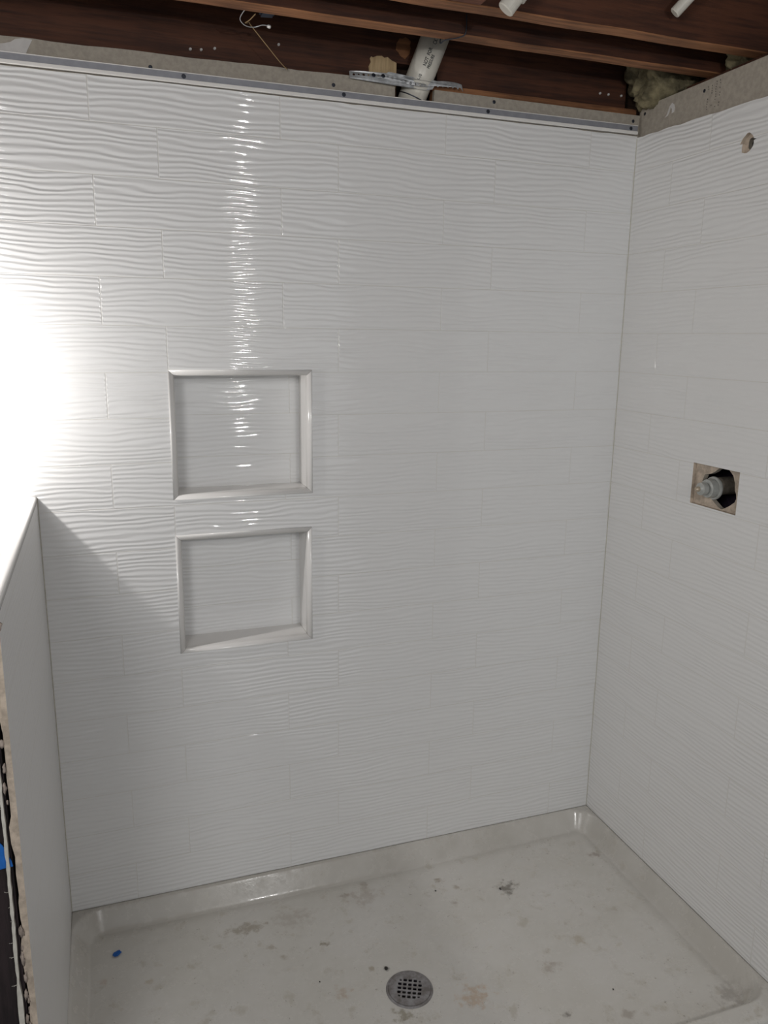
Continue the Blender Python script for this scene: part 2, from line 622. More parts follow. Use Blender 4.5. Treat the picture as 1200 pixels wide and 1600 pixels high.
# inner faces visible in the valve cut-out are the same board, warmer with dust
bm = bmesh.new()
plate(bm, rect(VH[0] + 0.0003, VH[1] + 0.0003, VH[2] - 0.0003, VH[3] - 0.0003), [ragged],
      lambda u, v, w: Vector((W + 0.0088 + w, -u, v)), 0.0006)
finish('dusty_board', bm, M_CEMEDGE, wall_right)['label'] = 'tan board showing inside the square valve cut-out'
bm = bmesh.new()
plate(bm, [(0.3730, 1.917), (0.413, 1.917), (0.413, 1.962), (0.3730, 1.962)], [blob(0.404, 1.937, 0.0155, 16, 0.15, 4)],
      lambda u, v, w: Vector((W + 0.0088 + w, -u, v)), 0.0006)
finish('dusty_board', bm, M_CEMEDGE, wall_right)['label'] = 'tan board showing inside the small broken hole'
# hollow wall behind the holes
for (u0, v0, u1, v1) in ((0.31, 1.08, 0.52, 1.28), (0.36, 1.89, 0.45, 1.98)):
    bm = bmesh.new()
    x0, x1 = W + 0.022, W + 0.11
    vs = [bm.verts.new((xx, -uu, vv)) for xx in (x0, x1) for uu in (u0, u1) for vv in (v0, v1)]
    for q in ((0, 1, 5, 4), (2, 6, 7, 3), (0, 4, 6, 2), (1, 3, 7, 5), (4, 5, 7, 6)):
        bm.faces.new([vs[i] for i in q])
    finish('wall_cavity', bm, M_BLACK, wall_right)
for (su, sz) in ((0.2298, 2.0858), (0.0119, 2.0881)):
    bm = bmesh.new()
    cyl_disc(bm, (W + 0.0098, -su, sz), (-1, 0, 0), 0.0040, 0.0012)
    finish('screw', bm, M_SCREW, wall_right)
bm = bmesh.new()
plate(bm, [(0.094, 2.0600), (0.100, 2.0640), (0.110, 2.0830), (0.118, 2.0880), (0.126, 2.0830), (0.1300, 2.0740), (0.127, 2.0650),
           (0.119, 2.0640), (0.119, 2.0740), (0.113, 2.0790), (0.110, 2.0690), (0.104, 2.0620)], [],
      lambda u, v, w: Vector((W + 0.0088 + w, -u, v)), 0.001)
finish('thinset_smear', bm, M_PAINT, wall_right)['label'] = 'white smear on the cement board above the corner'
bm = bmesh.new()
rnd = random.Random(9)
for r_ in range(4):
    for k in range(11):
        if rnd.random() < 0.35:
            continue
        u_ = 0.243 + 0.0125 * r_ + rnd.uniform(-0.001, 0.001)
        v_ = 2.042 + 0.0052 * k
        box(bm, W + 0.0090, W + 0.0096, -u_ - 0.0013, -u_ - 0.0001, v_, v_ + rnd.uniform(0.0015, 0.0036))
finish('ink_stamp', bm, M_SCREW, wall_right)['label'] = 'faint dotted ink stamp on the cement board'
# top plate that carries the joist ends
bm = bmesh.new()
box(bm, W + 0.075, W + 0.21, -0.95, 0.12, 2.10, 2.139)
finish('top_plate', bm, M_RIM, wall_right)

bm = bmesh.new()
box(bm, W + 0.30, W + 0.312, -3.60, 0.104, 0.0, 2.40)
finish('sheathing', bm, M_SUB, wall_right)

# half wall (left)
YF = -0.770
ZL_G = 0.101
ZC = 1.165
XF = 0.007                       # the face leans a little towards the front


def fx(y):
    return XF * (-y) / 0.77


def fleft(u, v, w):
    return Vector((fx(-u) - w, -u, v))


bm = bmesh.new()
edge = [(0.0, 0.06), (-YF, 0.06)]
rnd = random.Random(21)
v = 0.10
edge = [(0.0005, 0.075), (-YF, 0.075)]
while v < 1.08:
    edge.append((-YF + rnd.uniform(-0.0016, 0.0016), v))
    v += rnd.uniform(0.02, 0.07)
edge += [(-YF, 1.10), (-YF - 0.001, ZC - 0.012), (0.0005, ZC - 0.012)]
plate(bm, edge, [], fleft, 0.007)
wall_left = finish('wall_left', bm, M_TILE_F, kind='structure')
wall_left.data.materials.append(M_CEMEDGE)
for p in wall_left.data.polygons:
    if p.normal.y < -0.5:
        p.material_index = 1
# cap: wavy tile on top + rounded edge strip
bm = bmesh.new()
plate(bm, rect(0.0, -0.128, -YF, -0.020), [], lambda u, v, w: Vector((v, -u, ZC - w)), 0.009)
finish('cap_tile', bm, M_TILE_P, wall_left)
bm = bmesh.new()
prof = [(-0.0205, ZC + 0.0002), (-0.0200, ZC + 0.0007), (-0.0045, ZC + 0.0007), (-0.0018, ZC + 0.0001), (-0.0003, ZC - 0.0012), (0.0003, ZC - 0.0032), (0.0003, ZC - 0.0125),
        (-0.006, ZC - 0.0125), (-0.006, ZC - 0.0075), (-0.0205, ZC - 0.0075)]
rings = []
for y in [0.0 - 0.77 * i / 40 for i in range(41)]:
    yy = max(y, YF)
    dx = fx(yy)
    rings.append([bm.verts.new((px + (dx if px > -0.015 else 0), yy, pz)) for (px, pz) in prof])
for a, b in zip(rings[:-1], rings[1:]):
    for i in range(len(prof)):
        j = (i + 1) % len(prof)
        bm.faces.new((a[i], a[j], b[j], b[i]))
bm.faces.new(rings[0])
bm.faces.new(rings[-1][::-1])
bmesh.ops.recalc_face_normals(bm, faces=bm.faces[:])
finish('bullnose_edge', bm, M_TRIM, wall_left, smooth=True)
# ragged front end of the half wall
bm = bmesh.new()
rnd = random.Random(31)
inner = []
outr = []
z = 0.02
while z < ZC - 0.014:
    inner.append((-0.0010 - 0.004 * max(0, rnd.uniform(-0.8, 1)) + fx(YF) - 0.0075, z))
    outr.append((fx(YF) - 0.0015, z))
    z += rnd.uniform(0.012, 0.035)
poly = outr + inner[::-1]
plate(bm, poly, [], lambda u, v, w: Vector((u - (XF - fx(YF + 0.0015 + w)) - (0.0005 if w else 0.0), YF + 0.0015 + w, v)), 0.72)
finish('cement_board', bm, M_CEMEDGE, wall_left)['label'] = 'broken tan edge of the backer board on the half wall'
rnd = random.Random(33)
bm = bmesh.new()
for i in range(26):
    z = rnd.uniform(0.05, 1.0)
    r = rnd.uniform(0.0014, 0.0030)
    c = Vector((-0.0045 + rnd.uniform(-0.002, 0.002), YF + rnd.uniform(-0.001, 0.003), z))
    rr = bmesh.ops.create_icosphere(bm, subdivisions=2, radius=1.0)
    for v in rr['verts']:
        n_ = noise.noise(v.co * 1.7 + Vector((i, 0, 0)))
        v.co = c + Vector((v.co.x * r, v.co.y * r, v.co.z * r * 3.2)) * (1 + 0.9 * n_)
finish('thinset_lumps', bm, M_THIN, wall_left, smooth=True, kind='stuff')
bm = bmesh.new()
rr = bmesh.ops.create_icosphere(bm, subdivisions=3, radius=1.0)
for v in rr['verts']:
    n_ = noise.noise(v.co * 2.1)
    v.co = Vector((0.0010, YF + 0.001, 1.137)) + Vector((v.co.x * 0.0085, v.co.y * 0.005, v.co.z * 0.012)) * (1 + 0.5 * n_)
finish('thinset_lump', bm, M_THIN, wall_left, smooth=True)['label'] = 'chipped mortar lump under the cap'
# thin white strip with torn paper whiskers
bm = bmesh.new()
pts = []
rnd = random.Random(41)
z = 0.02
sl = []
while z < 1.10:
    sl.append((-0.0125 + 0.0012 * math.sin(z * 9) + rnd.uniform(-0.0004, 0.0004), z, 0.0020 + rnd.uniform(-0.0006, 0.0006)
               + (0.0012 if 0.58 > z > 0.50 else 0)))
    z += 0.012
poly = [(a - w, b) for (a, b, w) in sl] + [(a + w, b) for (a, b, w) in sl[::-1]]
plate(bm, poly, [], lambda u, v, w: Vector((u, YF - 0.002 + w, v)), 0.03)
for i in range(40):
    a, b, w = rnd.choice(sl)
    d = rnd.uniform(0.003, 0.009)
    tube(bm, [(a, YF - 0.0015, b), (a - d * 0.6, YF - 0.004, b + d * 0.1), (a - d, YF - 0.003, b + rnd.uniform(-0.002, 0.003))], 0.00022, 4)
finish('torn_drywall_edge', bm, M_DRY, wall_left)['label'] = 'thin white torn strip down the wall end'
bm = bmesh.new()
box(bm, -0.100, -0.0065, YF + 0.006, YF + 0.044, 0.02, ZC - 0.012)
finish('stud', bm, M_STUD, wall_left)['label'] = 'blackened wooden stud at the end of the half wall'
bm = bmesh.new()
box(bm, -0.128, -0.100, YF, -0.001, 0.02, ZC - 0.012)
finish('drywall', bm, M_DRY, wall_left)
bm = bmesh.new()
box(bm, -0.128, -0.006, YF + 0.002, -0.001, ZC - 0.040, ZC - 0.012)
finish('top_board', bm, M_STUD, wall_left)

# grout lines in the two inner corners
M_GROUT = plain('corner_grout', (0.52, 0.50, 0.43), 0.8, 0, 0.12, 40)
bm = bmesh.new()
tube(bm, [(W - 0.0002, -0.0002, ZL_G), (W - 0.0002, -0.0002, 2.030)], 0.0013, 8)
finish('trim_2', bm, M_GROUT, kind='structure')
bm = bmesh.new()
tube(bm, [(0.0008, -0.0002, ZL_G), (0.0008, -0.0002, ZC - 0.004)], 0.0013, 8)
finish('trim_3', bm, M_GROUT, kind='structure')

# bathroom floor and plain walls outside the alcove
bm = bmesh.new()
box(bm, -1.60, 2.60, -3.60, 0.10, -0.03, 0.0)
finish('floor', bm, M_FLOOR, kind='structure')
bm = bmesh.new()
box(bm, -1.66, -1.60, -3.60, 0.10, 0.0, 2.38)
finish('wall_far_left', bm, M_DRY, kind='structure')

# ------------------------------------------------------------------ niches


def niche(rc, label, depth=0.086, seed=0):
    u0, v0, u1, v1 = rc
    e = empty('shower_niche', ((u0 + u1) / 2, 0.0, v0), label, 'niche', 'recessed niches in the tiled wall')
    # section: n = distance from the outer edge inwards, y = depth
    prof = [(-0.0012, 0.004), (-0.0012, -0.0010), (0.0, -0.0035), (0.003, -0.0048)]
    for i in range(7):
        a = i / 6 * math.pi / 2
        prof.append((0.0055 + 0.0065 * math.sin(a), 0.0017 - 0.0065 * math.cos(a)))
    prof += [(0.0120, 0.012), (0.0120, depth), (-0.0012, depth)]
    corners = [(u0, v0, 1, 1), (u1, v0, -1, 1), (u1, v1, -1, -1), (u0, v1, 1, -1)]
    for k, side in enumerate(('sill', 'side_trim', 'head_trim', 'side_trim')):
        c0 = corners[k]
        c1 = corners[(k + 1) % 4]
        bm = bmesh.new()
        g = 0.0003
        tv = Vector((c1[0] - c0[0], c1[1] - c0[1], 0)).normalized()
        A = [bm.verts.new((c0[0] + c0[2] * n + tv.x * g, y, c0[1] + c0[3] * n + tv.y * g)) for (n, y) in prof]
        B = [bm.verts.new((c1[0] + c1[2] * n - tv.x * g, y, c1[1] + c1[3] * n - tv.y * g)) for (n, y) in prof]
        m = len(prof)
        for i in range(m):
            j = (i + 1) % m
            bm.faces.new((A[i], A[j], B[j], B[i]))
        bm.faces.new(A)
        bm.faces.new(B[::-1])
        bmesh.ops.recalc_face_normals(bm, faces=bm.faces[:])
        o = finish(side, bm, M_TRIM, smooth=True)
        for p in o.data.polygons:
            if len(p.vertices) > 4 or p.area > 0.008:
                p.use_smooth = False
        adopt(o, e)
    bm = bmesh.new()
    plate(bm, rect(u0 + 0.0105, v0 + 0.0105, u1 - 0.0105, v1 - 0.0105), [], lambda u, v, w: Vector((u, depth - 0.001 + w, v)), 0.008)
    mt = tile_material('wavy_white_tile_niche', -0.21, 0.36 + 0.30, amp=0.00030, seed=200 + seed, vtop=v0 + 0.0115 + 0.178 + TH)
    adopt(finish('back_panel', bm, mt), e)
    return e


niche(N1, 'white tiled shower niche, upper of the two recesses in the back wall', seed=1)
niche(N2, 'white tiled shower niche, lower of the two recesses in the back wall', seed=9)

# ------------------------------------------------------------------ shower pan
ZL = 0.100
PX0, PX1, PY0, PY1 = 0.003, 1.496, -0.765, -0.003
RC = 0.075
DR = Vector((0.743, -0.4345))
FZ = 0.050


def sd(x, y):
    cx, cy = (PX0 + PX1) / 2, (PY0 + PY1) / 2
    qx = abs(x - cx) - (PX1 - PX0) / 2 + RC
    qy = abs(y - cy) - (PY1 - PY0) / 2 + RC
    return -(min(max(qx, qy), 0) + math.hypot(max(qx, 0), max(qy, 0)) - RC)   # + inside


def floor_z(x, y):
    d = math.hypot(x - DR.x, y - DR.y)
    return FZ - 0.010 * max(0.0, 1 - d / 0.75)


def pan_z(x, y):
    d = sd(x, y)
    f = floor_z(x, y)
    # shallow ledge, sloped side, tight fillet into the floor
    a = ZL - 0.05 * max(d, 0.0)
    b = ZL - 1.45 * (d - 0.003)
    k = 0.002
    h = max(k - abs(a - b), 0.0) / k
    z = min(a, b) - h * h * k * 0.25
    k = 0.007
    h = max(k - abs(z - f), 0.0) / k
    z = max(z, f) + h * h * k * 0.25
    if y < -0.80:
        q = min(1.0, (-0.80 - y) / 0.012)
        z -= 0.012 * (1 - math.sqrt(max(0.0, 1 - q * q)))
    return z


bm = bmesh.new()
NX, NY = 480, 270
X0p, X1p, Y0p, Y1p = 0.0005, W - 0.0005, -0.812, -0.0005
gv = []
for j in range(NY + 1):
    y = Y1p + (Y0p - Y1p) * j / NY
    gv.append([bm.verts.new((X0p + (X1p - X0p) * i / NX, y, 0)) for i in range(NX + 1)])
for r_ in gv:
    for v in r_:
        v.co.z = pan_z(v.co.x, v.co.y)
hole_faces = 0
for j in range(NY):
    for i in range(NX):
        q = (gv[j][i], gv[j + 1][i], gv[j + 1][i + 1], gv[j][i + 1])
        c = (q[0].co + q[2].co) / 2
        if math.hypot(c.x - DR.x, c.y - DR.y) < 0.047:
            continue
        bm.faces.new(q)
bd = [e for e in bm.edges if len(e.link_faces) == 1 and math.hypot(e.verts[0].co.x - DR.x, e.verts[0].co.y - DR.y) > 0.1]
ex = bmesh.ops.extrude_edge_only(bm, edges=bd)
for v in ex['geom']:
    if isinstance(v, bmesh.types.BMVert):
        v.co.z = 0.0
for v in [v for v in bm.verts if not v.link_faces]:
    bm.verts.remove(v)
bmesh.ops.recalc_face_normals(bm, faces=bm.faces[:])
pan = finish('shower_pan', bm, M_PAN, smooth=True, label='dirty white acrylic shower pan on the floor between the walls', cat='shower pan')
for p in pan.data.polygons:
    if abs(p.normal.z) < 0.05:
        p.use_smooth = False

# drain
DZ = floor_z(DR.x, DR.y)
dr = empty('shower_drain', (DR.x, DR.y, DZ - 0.03), 'round steel shower drain with a square-hole grate in the pan floor', 'drain')
ang = math.radians(-25)
ca, sa = math.cos(ang), math.sin(ang)


def fdr(u, v, w):
    r = math.hypot(u, v)
    dome = 0.0012 * (1 - min(1, r / 0.053) ** 2) * -1.0
    edge_drop = -0.0022 * max(0, (r - 0.049) / 0.0045)
    return Vector((DR.x + ca * u - sa * v, DR.y + sa * u + ca * v, DZ + 0.0042 + dome + edge_drop - w))


circ = lambda r, n: [(r * math.cos(2 * math.pi * i / n), r * math.sin(2 * math.pi * i / n)) for i in range(n)]
holes = []
pitch, hw = 0.0118, 0.0042
for i in range(-2, 3):
    for j in range(-2, 3):
        h_ = hw * (0.62 if abs(i) == 2 and abs(j) == 2 else 1.0)
        ci_, cj_ = i * pitch * (0.95 if abs(j) == 2 and abs(i) == 2 else 1), j * pitch * (0.95 if abs(i) == 2 and abs(j) == 2 else 1)
        c_ = h_ * 0.35
        holes.append([(ci_ - h_ + c_, cj_ - h_), (ci_ + h_ - c_, cj_ - h_), (ci_ + h_, cj_ - h_ + c_), (ci_ + h_, cj_ + h_ - c_),
                      (ci_ + h_ - c_, cj_ + h_), (ci_ - h_ + c_, cj_ + h_), (ci_ - h_, cj_ + h_ - c_), (ci_ - h_, cj_ - h_ + c_)])
bm = bmesh.new()
plate(bm, circ(0.0490, 64), holes, fdr, 0.0024)
adopt(finish('grate', bm, M_DRAIN, label='steel grate with square holes'), dr)
bm = bmesh.new()
ring = [(0.0493, 0.0044 - 0.0012), (0.0515, 0.0038 - 0.0004), (0.0540, 0.0024), (0.0552, 0.0004), (0.0552, -0.006), (0.0493, -0.006)]
rings = []
for (r, h) in ring:
    rings.append([bm.verts.new((DR.x + r * math.cos(2 * math.pi * i / 64), DR.y + r * math.sin(2 * math.pi * i / 64), DZ + h)) for i in range(64)])
for q in range(len(rings)):
    a, b = rings[q], rings[(q + 1) % len(rings)]
    for i in range(64):
        j = (i + 1) % 64
        bm.faces.new((a[i], a[j], b[j], b[i]))
bmesh.ops.recalc_face_normals(bm, faces=bm.faces[:])
adopt(finish('rim', bm, M_DRAIN, smooth=True), dr)
bm = bmesh.new()
lathe(bm, Vector((DR.x, DR.y, DZ - 0.05)), Vector((0, 0, 1)), [(0, 0.040), (0.044, 0.040)], 32, True)
bmesh.ops.delete(bm, geom=[f for f in bm.faces if f.calc_center_median().z > DZ - 0.010 and len(f.verts) > 4], context='FACES')
adopt(finish('drain_body', bm, M_BLACK), dr)

# ------------------------------------------------------------------ debris in the pan


def scrap(name, loc, size, mat, label, cat, seed, group=None, flat=0.5):
    bm = bmesh.new()
    bmesh.ops.create_icosphere(bm, subdivisions=2, radius=1.0)
    zmin = 9
    for v in bm.verts:
        n_ = noise.noise(v.co * 1.6 + Vector((seed, seed * 0.3, 0)))
        v.co = Vector((v.co.x * size, v.co.y * size * 0.75, v.co.z * size * flat)) * (1 + 0.7 * n_)
        zmin = min(zmin, v.co.z)
    for v in bm.verts:
        v.co.z -= zmin
    o = finish(name, bm, mat, label=label, cat=cat, group=group)
    o.location = (loc[0], loc[1], pan_z(loc[0], loc[1]) - 0.0002)
    o.rotation_euler = (0, 0, seed)
    return o


# crumpled blue paper scrap
bm = bmesh.new()
rnd = random.Random(2)
n_ = 7
gv = [[bm.verts.new(((i / n_ - .5) * 0.020, (j / n_ - .5) * 0.014, 0.0015 + 0.0035 * abs(noise.noise(Vector((i * 0.9, j * 0.9, 3.3))))
                     + 0.002 * rnd.random())) for i in range(n_ + 1)] for j in range(n_ + 1)]
for j in range(n_):
    for i in range(n_):
        if (i in (0, n_ - 1)) and (j in (0, n_ - 1)):
            continue
        bm.faces.new((gv[j][i], gv[j][i + 1], gv[j + 1][i + 1], gv[j + 1][i]))
for v in [v for v in bm.verts if not v.link_faces]:
    bm.verts.remove(v)
ex = bmesh.ops.extrude_face_region(bm, geom=bm.faces[:])
for v in ex['geom']:
    if isinstance(v, bmesh.types.BMVert):
        v.co.z -= 0.0012
bmesh.ops.recalc_face_normals(bm, faces=bm.faces[:])
o = finish('paper_scrap', bm, M_BLUE, label='tiny crumpled blue scrap lying in the left of the pan', cat='scrap')
o.location = (0.1034, -0.121, pan_z(0.1034, -0.121))
o.rotation_euler = (0, 0, 0.7)

scrap('crumb', (0.7113, -0.3600), 0.0050, M_DEBRIS, 'largest dark crumb, just behind the drain', 'crumb', 1.3, 'dark crumbs on the pan')
scrap('crumb', (1.0990, -0.2000), 0.0032, M_DEBRIS, 'small dark crumb beside the grey splat at the back of the pan', 'crumb', 2.1, 'dark crumbs on the pan')
scrap('crumb', (0.9280, -0.1500), 0.0024, M_DEBRIS, 'tiny dark crumb left of the brown spots at the back', 'crumb', 3.7, 'dark crumbs on the pan')
scrap('crumb', (1.1900, -0.5900), 0.0022, M_DEBRIS, 'tiny dark crumb in the right front area of the pan', 'crumb', 4.4, 'dark crumbs on the pan')
scrap('crumb', (0.5500, -0.3500), 0.0020, M_DEBRIS, 'tiny dark crumb left of the drain', 'crumb', 5.2, 'dark crumbs on the pan')

# ------------------------------------------------------------------ ceiling framing
bm = bmesh.new()
for k in range(26):
    y1 = 0.10 - 0.14 * k
    box(bm, -1.60, 2.20, y1 - 0.138, y1, 2.378, 2.398, 0.001)
finish('ceiling', bm, M_SUB, kind='structure')

rim = empty('rim_board', (0.3, 0.05, 2.05), 'dark brown board standing on edge above the back wall', 'wood board')
bm = bmesh.new()
plate(bm, [(-1.55, 2.03), (1.490, 2.03), (1.490, 2.377), (-1.55, 2.377)], [rect(0.8515, 2.04, 0.955, 2.150)],
      lambda u, v, w: Vector((u, 0.050 + w, v)), 0.038)
adopt(finish('board', bm, M_RIM), rim)
rnd = random.Random(8)
bm = bmesh.new()
pp = [(0.7800, 2.095), (0.8500, 2.095), (0.8505, 2.150), (0.8380, 2.1540), (0.8280, 2.1600), (0.8200, 2.1575), (0.8140, 2.1610), (0.8020, 2.1595),
      (0.7920, 2.1550), (0.7880, 2.1570), (0.7845, 2.1520), (0.7870, 2.1450), (0.7815, 2.1350), (0.7830, 2.1250), (0.7790, 2.1180)]
plate(bm, pp, [], lambda u, v, w: Vector((u, 0.0485 + w, v)), 0.002)
adopt(finish('split_patch', bm, M_PALE, label='pale freshly split patch of wood'), rim)
bm = bmesh.new()
plate(bm, blob(0.868, 2.185, 0.020, 18, 0.2, 6), [], lambda u, v, w: Vector((u, 0.0487 + w, v)), 0.0015)
adopt(finish('split_patch', bm, M_JOIST, label='brown worn patch behind the pipe'), rim)
for (nx, nz) in ((0.3754, 2.1234), (0.3985, 2.1249), (0.4276, 2.1308), (1.4106, 2.142), (1.4358, 2.1416), (1.475, 2.1425), (0.5697, 2.1554)):
    bm = bmesh.new()
    cyl_disc(bm, (nx, 0.0502, nz), (0.3, -1, 0.1), 0.0030, 0.004, 10)
    adopt(finish('nail', bm, M_NAIL), rim)

bm = bmesh.new()
box(bm, 0.9335, W + 0.008, 0.0225, 0.045, 2.03, 2.1060, 0.001)
finish('ledger_strip', bm, M_JOIST, label='light brown wooden strip edge showing above the cement board right of the pipe', cat='wood board')

bm = bmesh.new()
box(bm, 0.895, 0.931, 0.066, 0.080, 2.0625, 2.135, 0.001)
finish('wood_block', bm, M_ORANGE, label='orange-red wood scrap showing behind the foot of the white pipe', cat='wood block')


def joist(y0, y1, x0, x1, z0, label, mat=M_JOIST, seed=0, notch=None):
    bm = bmesh.new()
    # slightly wavy sawn board
    n = 60
    rg = []
    for i in range(n + 1):
        x = x0 + (x1 - x0) * i / n
        dz = 0.0016 * noise.noise(Vector((x * 7, seed, 0)))
        dy = 0.0012 * noise.noise(Vector((x * 5, seed, 9)))
        rg.append([bm.verts.new(p) for p in ((x, y0 + dy, z0 + dz + 0.002), (x, y0 + dy + 0.002, z0 + dz), (x, y1 + dy - 0.002, z0 + dz),
                                             (x, y1 + dy, z0 + dz + 0.002), (x, y1, 2.3775), (x, y0, 2.3775))])
    for a, b in zip(rg[:-1], rg[1:]):
        for i in range(6):
            j = (i + 1) % 6
            bm.faces.new((a[i], a[j], b[j], b[i]))
    bm.faces.new(rg[0])
    bm.faces.new(rg[-1][::-1])
    bmesh.ops.recalc_face_normals(bm, faces=bm.faces[:])
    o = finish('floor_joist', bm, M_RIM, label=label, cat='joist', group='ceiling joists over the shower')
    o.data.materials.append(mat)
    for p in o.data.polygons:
        if p.normal.z < -0.5:  # undersides get lighter wood, bounced light put into the colour
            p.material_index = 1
    return o


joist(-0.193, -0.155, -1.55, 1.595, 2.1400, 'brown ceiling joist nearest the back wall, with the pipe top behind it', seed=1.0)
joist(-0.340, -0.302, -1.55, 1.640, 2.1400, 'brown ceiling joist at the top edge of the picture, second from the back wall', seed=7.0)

# scrap blocks and pipes beyond the second joist
bm = bmesh.new()
box(bm, 0.800, 0.880, -0.372, -0.342, 2.140, 2.235, 0.003)
finish('wood_block', bm, M_REDDISH, label='reddish wood block nailed to the second joist at the top edge', cat='wood block')


def pvc(name, p0, p1, r, label):
    p0, p1 = Vector(p0), Vector(p1)
    e = empty(name, p0, label, 'pipe')
    L = (p1 - p0).length
    bm = bmesh.new()
    lathe(bm, p0, p1 - p0, [(0, r * 0.9), (0.002, r), (L, r)], 28)
    adopt(finish('pipe', bm, M_PVC, smooth=False), e)
    return e, L


e, L = pvc('water_pipe', (0.905, -0.395, 2.118), (0.985, -0.430, 2.230), 0.0165,
           'short white plastic pipe with collar at the top edge, right of the reddish wood block')
bm = bmesh.new()
d = Vector((0.080, -0.035, 0.112)).normalized()
lathe(bm, Vector((0.905, -0.395, 2.118)) + d * 0.030, d, [(0, 0.0168), (0.001, 0.0205), (0.028, 0.0205), (0.030, 0.0168)], 28)
adopt(finish('collar', bm, M_PVC), e)
pvc('water_pipe', (1.300, -0.372, 2.172), (1.440, -0.470, 2.350), 0.0115,
    'thin white pipe end at the top edge near the right wall')

# ------------------------------------------------------------------ drain vent pipe in the wall
PB, PT = Vector((0.8800, 0.0400, 2.055)), Vector((0.9290, 0.0030, 2.200))
PD = (PT - PB).normalized()
PT = PB + PD * 0.190
pe = empty('vent_pipe', PB, 'slanted white plastic pipe rising out of the wall notch to the joist', 'pipe')
bm = bmesh.new()
LP = (PT - PB).length
PR = 0.0325
lathe(bm, PB - PD * 0.03, PD, [(0, PR), (LP + 0.03, PR)], 48)
o = adopt(finish('pipe', bm, M_PVC, smooth=True), pe)
bm = bmesh.new()
lathe(bm, PT - PD * 0.012, PD, [(0, PR + 0.0005), (0.0015, PR + 0.0045), (0.055, PR + 0.0045), (0.057, PR + 0.0005)], 48)
adopt(finish('coupling', bm, M_PVC, smooth=False, label='wider coupling at the pipe top'), pe)
bm = bmesh.new()
lathe(bm, PB + PD * 0.020, PD, [(0, PR + 0.0002), (0.0006, PR + 0.0016), (0.0022, PR + 0.0016), (0.0028, PR + 0.0002)], 48)
adopt(finish('coupling_ring', bm, M_SCREW, label='dark ring near the foot of the pipe'), pe)


def pipe_text(body, s_along, s_side, size, narrow=0.72):
    """lettering wrapped on the pipe, reading upwards along its axis"""
    fc = bpy.data.curves.new('lettering', 'FONT')
    fc.body = body
    fc.size = size
    fc.align_x = 'LEFT'
    fc.align_y = 'CENTER'
    fc.resolution_u = 2
    fc.offset = 0.00025
    tmp = bpy.data.objects.new('lettering_tmp', fc)
    COL.objects.link(tmp)
    dg = bpy.context.evaluated_depsgraph_get()
    dg.update()
    me = bpy.data.meshes.new_from_object(tmp.evaluated_get(dg))
    bpy.data.objects.remove(tmp)
    # direction that faces the camera, perpendicular to the axis
    mid = PB + PD * (LP * 0.5)
    toC = (CAM - mid)
    toC = (toC - PD * toC.dot(PD)).normalized()
    side = PD.cross(toC).normalized()           # to the right when looking from the camera
    if side.dot(R0) < 0:
        side = -side
    for v in me.vertices:
        along = s_along + v.co.x * narrow
        w = (s_side - v.co.y) / PR              # letter tops point left
        v.co = PB + PD * along + (toC * math.cos(w) + side * math.sin(w)) * (PR + 0.0004)
    ob = bpy.data.objects.new('lettering', me)
    me.materials.clear()
    me.materials.append(M_INK)
    COL.objects.link(ob)
    adopt(ob, pe)
    return ob


pipe_text('NOT  FOR', 0.0885, 0.000, 0.0118)
pipe_text('PRESSURE', 0.0870, 0.0105, 0.0105, 0.66)
pipe_text('CK', 0.1370, 0.004, 0.0120)
pipe_text('1-10', 0.0560, -0.001, 0.0105)

# perforated hanger strap


